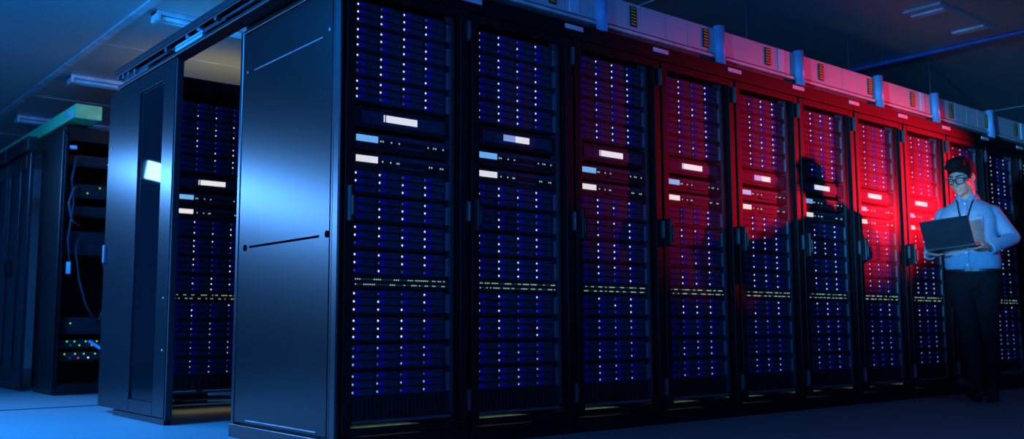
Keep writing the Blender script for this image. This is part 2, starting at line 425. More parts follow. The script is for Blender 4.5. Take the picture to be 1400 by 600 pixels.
NR = 11
for k in range(NR):
    X = 0.7*k
    where = 'the %s rack from the blue panel' % ORD[k]
    lab = ('glass-fronted black server rack whose blue side panel closes the row' if k == 0 else
           'glass-fronted black server rack, %s from the blue side panel' % ORD[k])
    if k in (4, 5, 6, 7): lab += ', washed in red light'
    rack(X, 0, lab, plates=where)
    full = k < 6
    rr = random.Random(40+k)
    for i in range(12):
        if k == 0: pat = PAT1[i]
        else:
            pr = 0.72 if i < 8 else 0.6
            cols = [pr, pr, pr*rr.uniform(0.4, 1.15), pr]
            pat = ' '.join(''.join('1' if rr.random() < cols[c] else '0' for c in range(4)) for r in range(3))
        server(X, 0, i, where, 'drive servers in the %s rack' % ORD[k], pat, full, low=(i >= 10 or (i >= 9 and k > 1)))
    small_units(X, 0, where, k, full, half=(k in (1, 4)))

# side panel closing the row (part of the first rack)
def side_panel(parent, label=None, gap=0.0):
    b = MB()
    b.box(-0.016, -0.002, 0.075, 1.02, 0.075, 2.085, 0.004)
    # slot recess strips sunk into the sheet
    p = b.build('side_panel', M['panel'], parent)
    if label: tag(p, label)
    f = MB()
    f.box(-0.020, 0.004, -0.004, 0.05, 0.0, 2.105, 0.006); f.box(-0.016, 0.004, 0.054, 0.07, 0.05, 2.1, 0.003)
    f.box(-0.018, 0.004, 1.025, 1.062, 0.0, 2.105, 0.006)
    f.box(-0.018, 0.004, 0.05, 1.03, 2.088, 2.105, 0.003)
    f.build('corner_frame', M['panel_edge'], parent)
    fp = MB().box(-0.024, 0.004, 0.02, 1.07, 0.0, 0.066, 0.004).build('side_plinth', M['panel_edge'], parent)
    for z, y0, y1, m in ((1.868, 0.166, 0.89, 'slot_lip'), (0.953, 0.17, 0.893, 'slot'), (0.091, 0.166, 0.891, 'slot_lip')):
        h = 0.006 if m == 'slot' else 0.004
        MB().box(-0.0185, -0.012, y0, y1, z-h, z+h-0.001, 0.0015).build('slot', M[m], p)
    for y, z in ((0.095, 0.957), (0.945, 0.951)):
        MB().cyl((-0.020, y, z), (-0.010, y, z), 0.016, seg=18).build('screw_cap', M['slot'], p)
    for y, z in ((0.10, 1.888), (0.965, 1.87)):
        MB().cyl((-0.019, y, z), (-0.010, y, z), 0.008, seg=12).build('screw', M['chrome'], p)
    return p
rack0 = [o for o in bpy.data.objects if o.name == 'server_rack'][0]
side_panel(rack0, 'brushed blue-lit steel side panel with three slots')

# ------------------------------------------------------------------ trunking, vents and posts above the row
def trunk_section(x0, x1, kind, n):
    names = ['leftmost over the first rack', 'left of the first blue post in view', 'right of the first blue post in view', 'right of the second blue post in view',
             'right of the third blue post in view', 'right of the fourth blue post in view', 'right of the fifth blue post in view', 'right of the sixth blue post in view']
    t = thing('cable_trunking', (x0, 0.02, 2.183), 'pale boxed trunking section above the racks, %s' % names[n], 'trunking', 'trunking sections above the racks')
    L = x1-x0
    MB().box(0.0, L, 0.02, 0.46, 0.0, 0.034).build('ledge', M['ledge'], t)
    MB().box(0.03, L-0.06, -0.01, 0.03, 0.036, 0.055, 0.003).build('lip', M['boxlip'], t)
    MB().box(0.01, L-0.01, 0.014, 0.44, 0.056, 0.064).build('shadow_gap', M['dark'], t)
    if kind == 'A':
        cuts = [0.012, 0.315, 0.525, 0.725, L-0.012]; vents = [0.215, 0.87]; white = []
    else:
        cuts = [0.012, 0.575, L-0.012]; vents = [0.455]; white = [(0.605, 0.675)]
    for a, b in zip(cuts, cuts[1:]):
        MB().box(a+0.002, b-0.002, 0.0, 0.44, 0.066, 0.225, 0.003).build('cover_panel', M['box'], t)
    for a, b in white:
        tag(MB().box(a, b, -0.006, 0.002, 0.068, 0.222, 0.002).build('cover_strip', M['white'], t), 'white strip')
    for v in vents:
        g = MB().box(v, v+0.055, -0.006, 0.002, 0.085, 0.205, 0.002).build('vent', M['vent'], t)
        for i in range(6):
            MB().box(v+0.006, v+0.043, -0.010, -0.004, 0.094+i*0.0185, 0.094+i*0.0185+0.008).build('slat', M['yellow'], g)
secs = [(0.02, 0.79, 'A2'), (0.79, 1.66, 'B'), (1.66, 2.72, 'A'), (2.72, 3.59, 'B'), (3.59, 4.64, 'A'), (4.64, 5.52, 'B'), (5.52, 6.52, 'A'), (6.52, 7.4, 'B')]
for n, (a, b, k) in enumerate(secs):
    if k == 'A2': trunk_section(a, b, 'B', n)
    else: trunk_section(a, b, k, n)
for n, x in enumerate((0.77, 1.638, 2.69, 3.56, 4.606, 5.484, 6.478)):
    nm = 'just out of the picture above the second rack' if n == 0 else ('%s from the left in view' % ORD[n-1])
    t = thing('trunking_post', (x, 0.022, 2.183), 'blue half-round post clamped to the trunking, %s' % nm, 'post', 'blue posts on the trunking')
    b = MB(); b.cyl((0, -0.004, 0), (0, -0.004, 0.245), 0.036, seg=28, caps=True)
    b.build('post', M['post'], t, smooth=True)
    MB().cyl((0.012, -0.036, 0.0), (0.012, -0.036, 0.10), 0.005, seg=8).build('screw_rod', M['post'], t)
    MB().box(-0.07, -0.03, 0.0, 0.02, 0.01, 0.052, 0.002).build('bracket', M['dark'], t)
# thin hanger rods from the ceiling to the trunking
for n, x in enumerate((2.0, 3.3, 4.6, 5.9)):
    t = MB().cyl((x, 0.25, 2.40), (x, 0.25, CZ), 0.006, seg=8).build('hanger_rod', M['cable'])
    tag(t, 'thin dark hanger rod between trunking and ceiling, %s from the left' % ORD[n], 'rod', 'trunking hanger rods')

# blue conduit along the ceiling
t = thing('conduit', (5.5, 0, CZ), 'thin blue conduit running across the dark ceiling', 'conduit')
MB().tube([(0, -5.5, -0.018), (0, 0, -0.018), (0, 3, -0.018)], 0.016, 10).build('pipe', M['pipe'], t, smooth=True)
for y in (-3.6, -1.2, 0.4, 1.6): MB().box(-0.022, 0.022, y, y+0.02, -0.038, 0.0, 0.003).build('clip', M['pipe'], t)

# ceiling lights
def ceiling_light(loc, label, L=1.25):
    t = thing('ceiling_light', loc, label, 'ceiling light', 'tube lights on the ceiling')
    b = MB(); b.box(0, L, -0.06, 0.06, -0.03, 0, 0.004); b.box(0.0, 0.03, -0.065, 0.065, -0.075, 0, 0.006); b.box(L-0.03, L, -0.065, 0.065, -0.075, 0, 0.006)
    b.build('housing', M['acryl'], t)
    for s in (-0.03, 0.03):
        MB().cyl((0.03, s, -0.05), (L-0.03, s, -0.05), 0.016, seg=12).build('tube', M['acryl'], t, smooth=True)
ceiling_light((0.20, 3.07, CZ), 'unlit tube light on the ceiling nearest above the black rail')
ceiling_light((0.23, 5.3, CZ), 'unlit tube light on the ceiling above the green tray end')
ceiling_light((0.26, 7.4, CZ), 'unlit tube light on the ceiling farthest back beyond the green tray')
t = thing('ceiling_light', (4.48, -0.46, CZ), 'twin pale bars painting light reflected in the ceiling, above the person beside the conduit', 'ceiling light')
MB().box(-0.1, 0.78, -0.14, 0.14, -0.02, 0, 0.004).build('housing', M['ceiling'], t)
for x in (0.0, 0.62):
    MB().box(x-0.02, x+0.06, -0.12, 0.12, -0.034, -0.018, 0.005).build('reflection_bar', M['lamp_glow'] if 'lamp_glow' in M else M['acryl'], t)  # pale bars stand in for a light reflection on the ceiling

# ------------------------------------------------------------------ second row: one rack beside the sliding door
X2, Y2 = 0.09, 2.42
where = 'the rack behind the sliding door'
r2k = rack(X2, Y2, 'dark open-fronted server rack in the second row behind the sliding door', door=False)
rr = random.Random(5)
for i in range(12):
    pat = ' '.join('0'+''.join('1' if rr.random() < 0.48 else '0' for c in range(3)) for r in range(3))
    server(X2, Y2, i, where, 'drive servers in the second row', pat, False, low=(i >= 9))
small_units(X2, Y2, where, 60, False)
MB().box(-0.016, -0.002, 0.0, 1.04, 0.0, 2.17, 0.004).build('side_panel', M['frame'], r2k)
for i in range(3):
    MB().ell((0.16+i*0.1, -0.013, 2.172), (0.004, 0.003, 0.004), sub=1).build('screw', M['chrome'], r2k)

# sliding door, hanging half open in front of that rack's end
t = thing('sliding_door', (-0.05, 1.82, 0.0), 'half-open blue steel sliding door with tall narrow window', 'door')
b = MB()
b.box(-0.035, 0.0, 0.0, 0.185, 0.04, 2.13, 0.004); b.box(-0.035, 0.0, 0.60, 1.20, 0.04, 2.13, 0.004)
b.box(-0.035, 0.0, 0.185, 0.60, 0.04, 0.118, 0.003); b.box(-0.035, 0.0, 0.185, 0.60, 2.03, 2.13, 0.003)
b.build('leaf', M['door'], t)
MB().box(-0.024, -0.012, 0.18, 0.605, 0.112, 2.04).build('window', M['glassblack'], t)
b = MB(); b.box(-0.030, 0.01, 0.0, 0.90, 0.0, 0.036, 0.004); b.build('bottom_guide', M['door'], t)
b = MB(); b.box(-0.030, 0.01, -0.015, 0.0, 0.03, 2.13, 0.003); b.build('edge_seal', M['dark'], t)
for z, y in ((1.75, 1.12), (0.72, 0.06), (0.42, 0.05)):
    MB().ell((-0.037, y, z), (0.004, 0.007, 0.007), sub=2).build('screw', M['chrome'], t)
MB().box(-0.052, -0.034, 1.15, 1.185, 0.98, 1.10, 0.004).build('pull_handle', M['ear'], t)

# overhead rail of the sliding door
t = thing('door_rail', (-0.05, 0.15, 2.13), 'black overhead rail with rollers carrying the sliding door', 'rail')
b = MB(); b.box(-0.075, 0.04, 0.0, 2.68, 0.095, 0.125, 0.004); b.box(0.015, 0.04, 0.0, 2.68, 0.02, 0.1, 0.003); b.box(-0.075, -0.068, 0.0, 2.68, 0.07, 0.1, 0.002)
b.box(-0.05, 0.04, 0.0, 2.68, 0.0, 0.022, 0.004); b.build('track', M['rail'], t)
MB().cyl((-0.035, 0.45, 0.06), (-0.035, 2.5, 0.06), 0.009, seg=10).build('guide_rod', M['hinge'], t)
MB().cyl((-0.055, 0.9, 0.035), (-0.055, 1.65, 0.035), 0.006, seg=10).build('guide_rod', M['hinge'], t)
MB().box(-0.06, -0.03, 1.22, 1.62, 0.016, 0.052, 0.004).build('carriage', M['post'], t)
MB().box(-0.05, -0.02, 2.1, 2.55, 0.02, 0.05, 0.004).build('carriage', M['inner'], t)
for y, z in ((1.02, 0.068), (1.26, 0.07), (1.42, 0.062), (1.75, 0.06), (2.42, 0.05), (2.52, 0.055), (2.62, 0.07), (2.3, 0.045)):
    MB().cyl((-0.070, y, z), (-0.03, y, z), 0.017, seg=14).build('roller', M['chrome'], t)
b = MB(); b.box(-0.075, 0.05, 0.28, 0.60, 0.10, 0.22, 0.006); b.build('motor_housing', M['rail'], t)
MB().box(-0.07, 0.04, 0.36, 0.56, 0.086, 0.1, 0.004).build('lit_underside', M['post'], t)  # blue slab paints the blue light on the underside of the housing

# pale junction box standing on the second row
t = thing('junction_box', (0.22, 3.28, 2.18), 'small pale blue box on top of the second row, past the rail end', 'junction box')
MB().box(0, 0.12, 0, 0.10, 0, 0.16, 0.006).build('case', M['acryl'], t)
MB().box(0.01, 0.11, -0.006, 0.002, 0.012, 0.148, 0.004).build('lid', M['acryl'], t)

# ------------------------------------------------------------------ third row: open equipment rack, doors, green tray
X3, Y3 = 0.11, 4.85
t = thing('equipment_rack', (X3, Y3, 0), 'open black equipment rack with loose cables and green lights at far left', 'rack')
b = MB()
for x0, x1 in ((0.0, 0.03), (0.55, 0.60)):
    for y0, y1 in ((0.0, 0.05), (0.6, 0.65)): b.box(x0, x1, y0, y1, 0.06, 2.2, 0.003)
b.box(0, 0.60, 0, 0.65, 2.13, 2.25, 0.004); b.box(0, 0.60, 0, 0.65, 0.0, 0.09, 0.004); b.box(0.03, 0.55, 0.6, 0.62, 0.09, 2.13)
b.build('carcass', M['frame'], t)
MB().box(-0.02, 0.0, 0.0, 0.65, 0.02, 2.22, 0.004).build('side_panel', M['panel_edge'], t)
MB().box(0.0, 0.02, -0.012, 0.02, 0.06, 2.18, 0.004).build('corner_strip', M['panel'], t)
MB().box(0.035, 0.09, -0.02, 0.0, 2.055, 2.085, 0.003).build('lamp_bracket', M['acryl'], t)
MB().box(0.05, 0.08, -0.03, 0.0, 1.00, 1.10, 0.004).build('latch_handle', M['acryl'], t)
eq = [('router', 1.93, 0.10, 'top'), ('router', 1.66, 0.12, 'second'), ('router', 1.50, 0.09, 'third'), ('patch_panel', 1.17, 0.20, 'middle'), ('patch_panel', 0.50, 0.14, 'lower'), ('network_switch', 0.38, 0.075, 'upper'), ('network_switch', 0.275, 0.075, 'lower')]
labs = ['dark router at the top of the open rack, with blue light', 'dark router in the open rack with one green light', 'dark router in the open rack with a red light',
        'dark patch panel at mid height of the open rack', 'dark patch panel with green lights low in the open rack', 'dark switch with green lights above another in the open rack', 'lowest dark switch in the open rack, with white and green lights']
leds = [[(0.40, 'led_blue'), (0.33, 'led_lime')], [(0.27, 'led_lime'), (0.17, 'led_lime')], [(0.34, 'led_lime'), (0.43, 'led_red')], [], [(0.08, 'led_lime'), (0.355, 'led_lime'), (0.41, 'led_lime'), (0.357, 'led_lime'), (0.412, 'led_lime')],
        [(0.06, 'led_lime'), (0.09, 'led_green_dim'), (0.12, 'led_lime'), (0.16, 'led_lime'), (0.21, 'led_lime'), (0.26, 'led_lime'), (0.30, 'led_lime'), (0.36, 'led_lime')],
        [(0.045, 'led_lime'), (0.09, 'led_green_dim'), (0.13, 'led_lime'), (0.155, 'led_red'), (0.20, 'led_lime'), (0.235, 'led_on'), (0.29, 'led_lime'), (0.36, 'led_lime')]]
for i, ((nm, z, h, pos), lb, ls) in enumerate(zip(eq, labs, leds)):
    q = thing(nm, (X3+0.05, Y3+0.10, z), lb, nm.replace('_', ' '))
    MB().box(-0.02, 0.50, 0.0, 0.40, 0, h, 0.004).build('chassis', M['server'], q)
    MB().box(0.0, 0.48, -0.008, 0.002, h*0.15, h*0.55, 0.002).build('face_plate', M['server'], q)
    for j, (lx, lm) in enumerate(ls):
        zz = h*(0.78 if j % 2 == 0 else 0.35)
        if i == 4: zz = 0.05 if j > 2 else 0.09
        MB().ell((lx, -0.012, zz), (0.007, 0.004, 0.007), sub=2).build('led', M[lm], q, smooth=True)
for n, (pts, r, m, lb) in enumerate([
    ([(0.10, 0.02, 2.0), (0.06, 0.0, 1.8), (0.09, -0.01, 1.6), (0.06, 0.02, 1.3), (0.10, 0.04, 1.0)], 0.010, 'cable', 'dark cable hanging down the left side of the open rack'),
    ([(0.12, 0.06, 1.75), (0.08, 0.0, 1.72), (0.05, 0.0, 1.6), (0.08, 0.0, 1.45), (0.16, 0.06, 1.42)], 0.011, 'cable_light', 'pale looped cable between the routers of the open rack'),
    ([(0.16, 0.06, 1.30), (0.12, -0.01, 1.2), (0.15, -0.03, 0.95), (0.22, 0.0, 0.75), (0.32, 0.05, 0.6)], 0.008, 'cable', 'dark cable curving below the middle patch panel'),
    ([(0.40, 0.07, 1.48), (0.40, 0.0, 1.4), (0.40, 0.03, 1.33)], 0.012, 'cable_light', 'short pale cable dropping onto the middle patch panel'),
    ([(0.37, 0.08, 1.15), (0.37, 0.0, 0.98), (0.37, 0.0, 0.72), (0.36, 0.07, 0.62)], 0.011, 'cable_light', 'long pale cable hanging below the middle patch panel'),
    ([(0.28, 0.06, 0.44), (0.36, -0.03, 0.37), (0.44, -0.05, 0.30), (0.50, 0.05, 0.27)], 0.014, 'post', 'thick blue cable slanting across the lowest switches')]):
    c = MB().tube([(X3+x, Y3+y, z) for x, y, z in pts], r, 8).build('cable', M[m], smooth=True)
    tag(c, lb, 'cable')

# glazed door leaves further along that end
for n, (y0, lb) in enumerate(((5.56, 'blue steel aisle door with dark narrow windows, nearer the open rack'), (6.42, 'blue steel aisle door with dark windows at the left picture edge'))):
    d = thing('aisle_door', (0.04, y0, 0), lb, 'door', 'aisle doors beside the open rack')
    b = MB(); b.box(-0.03, 0, 0, 0.14, 0.03, 2.12, 0.004); b.box(-0.03, 0, 0.34, 0.56, 0.03, 2.12, 0.004); b.box(-0.03, 0, 0.74, 0.85, 0.03, 2.12, 0.004)
    b.box(-0.03, 0, 0.14, 0.34, 0.03, 0.20, 0.003); b.box(-0.03, 0, 0.14, 0.34, 1.98, 2.12, 0.003); b.box(-0.03, 0, 0.56, 0.74, 0.03, 0.20, 0.003); b.box(-0.03, 0, 0.56, 0.74, 1.98, 2.12, 0.003)
    b.build('leaf', M['door'], d)
    for a in ((0.14, 0.34), (0.56, 0.74)): MB().box(-0.02, -0.01, a[0]-0.004, a[1]+0.004, 0.19, 1.99).build('window', M['glassblack'], d)
    MB().box(-0.06, 0.02, 0.0, 0.85, 2.13, 2.26, 0.005).build('track', M['rail'], d)
    if n == 0:
        ring = [(-0.045, 0.62+0.07*math.cos(a), 1.10+0.075*math.sin(a)) for a in [2*PI*i/16 for i in range(17)]]
        MB().tube(ring, 0.010, 8).build('ring_handle', M['handle'], d, smooth=True)

# green cable tray lying across the third row
t = thing('cable_tray', (0.12, 4.62, 2.28), 'green cable tray lying on top of the open equipment rack', 'cable tray')
b = MB(); b.box(0.0, 0.012, 0, 5.0, 0, 0.115, 0.002); b.box(0.193, 0.205, 0, 5.0, 0, 0.115, 0.002); b.box(0.0, 0.205, 0, 5.0, 0, 0.012, 0.002)
b.build('tray', M['tray'], t)
MB().box(0.0, 0.205, -0.008, 0.0, 0.0, 0.118, 0.002).build('end_plate', M['tray_end'], t)
MB().box(0.0, 0.205, 0.0, 5.0, 0.115, 0.121, 0.002).build('lid', M['tray'], t)
MB().box(-0.003, 0.0, 0.10, 0.30, 0.04, 0.085, 0.001).build('sticker', M['acryl'], t)
t = tag(MB().tube([(0.30, 4.9, 2.27), (0.50, 4.86, 2.272), (0.72, 4.9, 2.265)], 0.013, 8).build('cable_bundle', M['cable_light'], smooth=True), 'pale cable bundle lying on the open rack beside the green tray', 'cable')
#PERSON
# ------------------------------------------------------------------ the person with the laptop
M['skin'] = mat('skin', (0.50, 0.32, 0.24), 0.5, 0, 0.4, 0.06, 20)
M['hair'] = mat('hair_dark', (0.008, 0.007, 0.007), 0.8, 0, 0.12, 0.3, 60, 0.4)
M['shirt'] = mat('shirt_denim_blue', (0.20, 0.36, 0.50), 0.85, 0, 0.15, 0.10, 55, 0.15)
M['trousers'] = mat('trousers_dark', (0.008, 0.009, 0.012), 0.85, 0, 0.2, 0.2, 30, 0.1)
M['leather'] = mat('belt_black', (0.012, 0.012, 0.013), 0.4)
M['shoe'] = mat('shoe_dark', (0.022, 0.020, 0.022), 0.5)
M['lace'] = mat('shoe_tongue_red', (0.30, 0.02, 0.03), 0.6)
M['eye'] = mat('eye_white', (0.7, 0.7, 0.7), 0.2, var=0.02)
M['button'] = mat('button_pale', (0.75, 0.78, 0.8), 0.3)
M['laptop'] = mat('laptop_dark', (0.030, 0.031, 0.040), 0.45, 0.2)
M['screen'] = mat('laptop_screen', (0.5, 0.55, 0.6), 0.3, emit=(0.85, 0.95, 1.0), estr=4.0)
M['screen'].cycles.emission_sampling = 'FRONT_BACK'
M['keys'] = mat('laptop_keys', (0.02, 0.02, 0.022), 0.5)

FX, FY = -0.97638, -0.21609
PER = thing('person', (4.93, -0.43, 0), 'man in blue shirt and glasses walking beside the racks, holding an open laptop', 'person', None, math.atan2(FX, -FY))
def V(f, r, u): return Vector((r, -f, u))

def union(mb, name, m, parent, voxel, smooth_it=3, fac=0.5):
    me = mb.mesh('tmp', m)
    o = bpy.data.objects.new('tmp', me); COL.objects.link(o)
    md = o.modifiers.new('r', 'REMESH'); md.mode = 'VOXEL'; md.voxel_size = voxel
    dg = bpy.context.evaluated_depsgraph_get(); dg.update()
    me2 = bpy.data.meshes.new_from_object(o.evaluated_get(dg))
    bpy.data.objects.remove(o); bpy.data.meshes.remove(me)
    bm = bmesh.new(); bm.from_mesh(me2)
    for _ in range(smooth_it): bmesh.ops.smooth_vert(bm, verts=bm.verts, factor=fac, use_axis_x=True, use_axis_y=True, use_axis_z=True)
    bm.to_mesh(me2); bm.free()
    me2.materials.clear(); me2.materials.append(m); me2.name = name
    for p in me2.polygons: p.use_smooth = True
    return put(name, me2, parent)

# head frame: turned a little to his right, bowed towards the screen
HC = V(0.085, 0.012, 1.618)
HS = 1.06
hr = Euler((math.radians(20), 0, 0)).to_matrix()          # bow: local -y is forward
hr = Matrix.Rotation(math.radians(-14), 3, 'Z') @ hr
def Hd(f, l, z): return HC + hr @ (Vector((l, -f, z))*HS)
def he(mb, f, l, z, rf, rl, rz, sub=3): mb.ell(Hd(f, l, z), (rl*HS, rf*HS, rz*HS), rot=hr, sub=sub)

SHL, ELL_, WRL = V(-0.012, 0.180, 1.348), V(-0.03, 0.305, 1.165), V(0.185, 0.195, 1.080)
SHR, ELR_, WRR = V(0.0, -0.136, 1.352), V(-0.01, -0.240, 1.140), V(0.20, -0.205, 1.055)

def hand(mb, wr, s, uo):
    # s = +1 left hand, -1 right hand; palm beside the base, fingers under it, thumb over its edge
    def q(f, r, u): return V(f, s*r, u+uo)
    r0 = 0.166
    kn = [(0.330, r0-0.010, 0.000), (0.309, r0-0.008, 0.002), (0.288, r0-0.008, 0.002), (0.268, r0-0.006, 0.0)]
    w0 = wr
    for k in kn:
        mb.cap(w0+V(0.01, 0, 0), 0.022, q(k[0]-0.012, k[1]+0.012, k[2]+0.001), 0.0125, 10)
    ln = [(0.040, 0.026), (0.046, 0.030), (0.043, 0.028), (0.033, 0.022)]
    for (f, r, u), (a, b) in zip(kn, ln):
        p0 = q(f-0.006, r+0.006, u); p1 = q(f+0.006, r-a*0.75, u-0.010); p2 = q(f+0.012, r-a*0.75-b, u-0.010); p3 = q(f+0.014, r-a*0.75-b-0.018, u-0.006)
        mb.chain([(p0, 0.0105), (p1, 0.0092), (p2, 0.0085), (p3, 0.0072)], 8)
    t0 = wr+V(0.03, 0, 0.008); t1 = q(0.275, r0-0.008, 0.036); t2 = q(0.302, r0-0.032, 0.044); t3 = q(0.318, r0-0.054, 0.044)
    mb.chain([(t0, 0.017), (t1, 0.0125), (t2, 0.0105), (t3, 0.0085)], 8)

b = MB()
he(b, -0.012, 0, 0.035, 0.097, 0.075, 0.088)       # cranium
he(b, 0.030, 0, -0.028, 0.064, 0.063, 0.082)       # face
he(b, 0.040, 0, -0.078, 0.048, 0.046, 0.036)       # jaw
he(b, 0.072, 0, -0.100, 0.018, 0.020, 0.016)       # chin
for sx in (-1, 1):
    he(b, 0.060, sx*0.038, -0.024, 0.026, 0.024, 0.022)   # cheekbone
    he(b, 0.000, sx*0.050, -0.072, 0.035, 0.014, 0.030)   # jaw angle
    b.cap(Hd(0.086, sx*0.012, 0.020), 0.010, Hd(0.072, sx*0.048, 0.018), 0.010, 10)   # brow
    he(b, -0.004, sx*0.079, -0.008, 0.020, 0.008, 0.032)  # ear
    he(b, 0.004, sx*0.074, -0.030, 0.010, 0.007, 0.012)   # lobe
    he(b, 0.098, sx*0.011, -0.036, 0.011, 0.009, 0.008)   # nostril
b.cap(Hd(0.090, 0, 0.010), 0.009, Hd(0.112, 0, -0.032), 0.0115, 10)
he(b, 0.086, 0, -0.062, 0.012, 0.023, 0.007); he(b, 0.082, 0, -0.073, 0.012, 0.019, 0.007)
b.cap(Hd(-0.030, 0, -0.045), 0.060, V(-0.02, 0.020, 1.43), 0.062, 18)   # neck
# trunk and limbs under the clothes
def ringz(u, cf, cr, hw, hd, n=28):
    return [V(cf+hd*math.sin(2*PI*k/n)*abs(math.sin(2*PI*k/n))**-0.12 if abs(math.sin(2*PI*k/n)) > 1e-6 else cf,
              cr+hw*math.cos(2*PI*k/n)*(abs(math.cos(2*PI*k/n))**-0.12 if abs(math.cos(2*PI*k/n)) > 1e-6 else 1), u) for k in range(n)]
b.loft([ringz(0.86, 0, .034, .12, .08), ringz(1.0, 0, .034, .135, .085), ringz(1.2, 0.01, .028, .15, .095), ringz(1.34, 0.01, .025, .155, .09), ringz(1.42, 0, .022, .10, .06), ringz(1.46, 0, .02, .05, .05)])
for SH, EL, WR in ((SHL, ELL_, WRL), (SHR, ELR_, WRR)):
    b.cap(SH, 0.052, EL, 0.040, 14); b.cap(EL, 0.040, WR, 0.026, 14)
hand(b, WRL, 1, 1.083); hand(b, WRR, -1, 1.052)
LEGS = [(V(0, .125, .86), V(-.015, .100, .47), V(-.14, .088, .105)), (V(0, -.055, .86), V(.105, .010, .49), V(.12, .026, .115))]
for a, k, e in LEGS: b.cap(a, 0.08, k, 0.05, 16); b.cap(k, 0.05, e, 0.035, 14)
body = union(b, 'body', M['skin'], PER, 0.0052, 2, 0.4)

# hair: cap, sides and swept front
b = MB()
he(b, -0.020, 0, 0.050, 0.103, 0.083, 0.092); he(b, 0.045, 0.0, 0.100, 0.058, 0.066, 0.036); he(b, 0.070, -0.012, 0.090, 0.030, 0.056, 0.026)
he(b, -0.060, 0, 0.000, 0.055, 0.074, 0.075)
for sx in (-1, 1): he(b, -0.012, sx*0.058, 0.030, 0.058, 0.024, 0.045); he(b, 0.022, sx*0.066, 0.012, 0.010, 0.010, 0.030)
rr = random.Random(3)
for i in range(26):
    a = rr.uniform(-1.1, 1.1); q = rr.uniform(0.0, 1.0)
    f, l, z = 0.06-0.13*q, 0.055*math.sin(a), 0.115+0.022*math.cos(a)*(1-abs(q-.4))
    b.cap(Hd(f, l, z), 0.013, Hd(f+0.03, l-0.012, z+0.006), 0.006, 8)
union(b, 'hair', M['hair'], PER, 0.006, 2, 0.5)
for sx in (-1, 1):
    b = MB(); he(b, 0.077, sx*0.031, -0.001, 0.009, 0.013, 0.0065, 2); e = b.build('eye', M['eye'], PER, smooth=True)
    b = MB(); he(b, 0.0845, sx*0.031, -0.003, 0.003, 0.005, 0.004, 2); b.build('iris', M['hair'], e, smooth=True)
    b = MB(); b.cap(Hd(0.096, sx*0.014, 0.026), 0.005, Hd(0.080, sx*0.048, 0.030), 0.0035, 8); b.build('eyebrow', M['hair'], PER, smooth=True)
# glasses: two rims, bridge, temples
gl = MB()
for sx in (-1, 1):
    ring = []
    for i in range(25):
        a = 2*PI*i/24
        ca, sa = math.cos(a), math.sin(a)
        x = sx*0.034+0.027*math.copysign(abs(ca)**0.6, ca); z = -0.002+0.020*math.copysign(abs(sa)**0.6, sa)
        ring.append(Hd(0.112-abs(x)*0.22, x, z))
    gl.tube(ring, 0.0034, 8)
    gl.tube([Hd(0.100, sx*0.061, 0.008), Hd(0.06, sx*0.078, 0.008), Hd(0.0, sx*0.083, 0.006), Hd(-0.02, sx*0.083, -0.006)], 0.0032, 8)
gl.tube([Hd(0.111, -0.008, 0.004), Hd(0.115, 0, 0.007), Hd(0.111, 0.008, 0.004)], 0.003, 8)
g = gl.build('glasses', M['leather'], PER, smooth=True)
for sx in (-1, 1):
    lb = MB()
    pts = [Hd(0.112-abs(sx*0.034+0.025*math.cos(2*PI*i/20))*0.22, sx*0.034+0.025*math.cos(2*PI*i/20), -0.002+0.018*math.sin(2*PI*i/20)) for i in range(20)]
    n = hr @ Vector((0, -0.0012, 0))
    lb.loft([[p-n for p in pts], [p+n for p in pts]]); lb.build('lens', M['lens'], g)

# shirt
b = MB()
b.loft([ringz(0.935, .0, .040, .176, .120), ringz(0.965, .005, .040, .190, .132), ringz(1.02, .008, .038, .190, .134), ringz(1.10, .008, .034, .182, .128), ringz(1.20, .012, .028, .188, .126),
        ringz(1.30, .014, .024, .200, .126), ringz(1.36, .008, .022, .190, .114), ringz(1.40, .0, .022, .172, .098), ringz(1.432, -.006, .022, .128, .082), ringz(1.455, -.012, .021, .086, .070), ringz(1.475, -.012, .021, .070, .064)])
b.chain([(SHL, .066), (SHL.lerp(ELL_, .5), .057), (ELL_, .051), (ELL_.lerp(WRL, .5), .047), (ELL_.lerp(WRL, .93), .037)], 16)
b.chain([(SHR, .066), (SHR.lerp(ELR_, .5), .057), (ELR_, .051), (ELR_.lerp(WRR, .5), .046), (ELR_.lerp(WRR, .93), .037)], 16)
# soft folds at elbow, flank and hem
rr = random.Random(11)
for EL, WR, SH in ((ELL_, WRL, SHL), (ELR_, WRR, SHR)):
    for i in range(7):
        c = EL.lerp(WR, 0.05+0.11*i) if i < 5 else EL.lerp(SH, 0.12*(i-4))
        d = (WR-EL).normalized(); up_ = Vector((0, 0, 1)); sd = d.cross(up_).normalized()
        rd = 0.046-0.002*i
        b.chain([(c+sd*rd*math.cos(t)+up_*rd*math.sin(t)+d*0.014*math.sin(2*t+i), 0.008) for t in [rr.uniform(0, 6)+j*0.5 for j in range(5)]], 6)
for i in range(9):
    a = rr.uniform(-0.2, 3.3); z = rr.uniform(0.97, 1.25)
    b.chain([(V(0.008+0.122*math.sin(a+j*0.16), 0.036+0.180*math.cos(a+j*0.16), z+j*0.022), 0.010) for j in range(4)], 6)
shirt = union(b, 'shirt', M['shirt'], PER, 0.0075, 2, 0.5)
def front(u, dr=0.0):   # a point on the shirt front at height u
    tab = [(0.95, .128), (1.02, .145), (1.10, .139), (1.20, .141), (1.30, .143), (1.37, .120), (1.42, .085), (1.46, .062)]
    for (a, fa), (c, fc) in zip(tab, tab[1:]):
        if a <= u <= c: return V(fa+(fc-fa)*(u-a)/(c-a)+0.003-2.2*dr*dr, 0.026+0.012*(1.4-u)+dr, u)
b = MB()
us = [0.955+i*0.03 for i in range(17)]
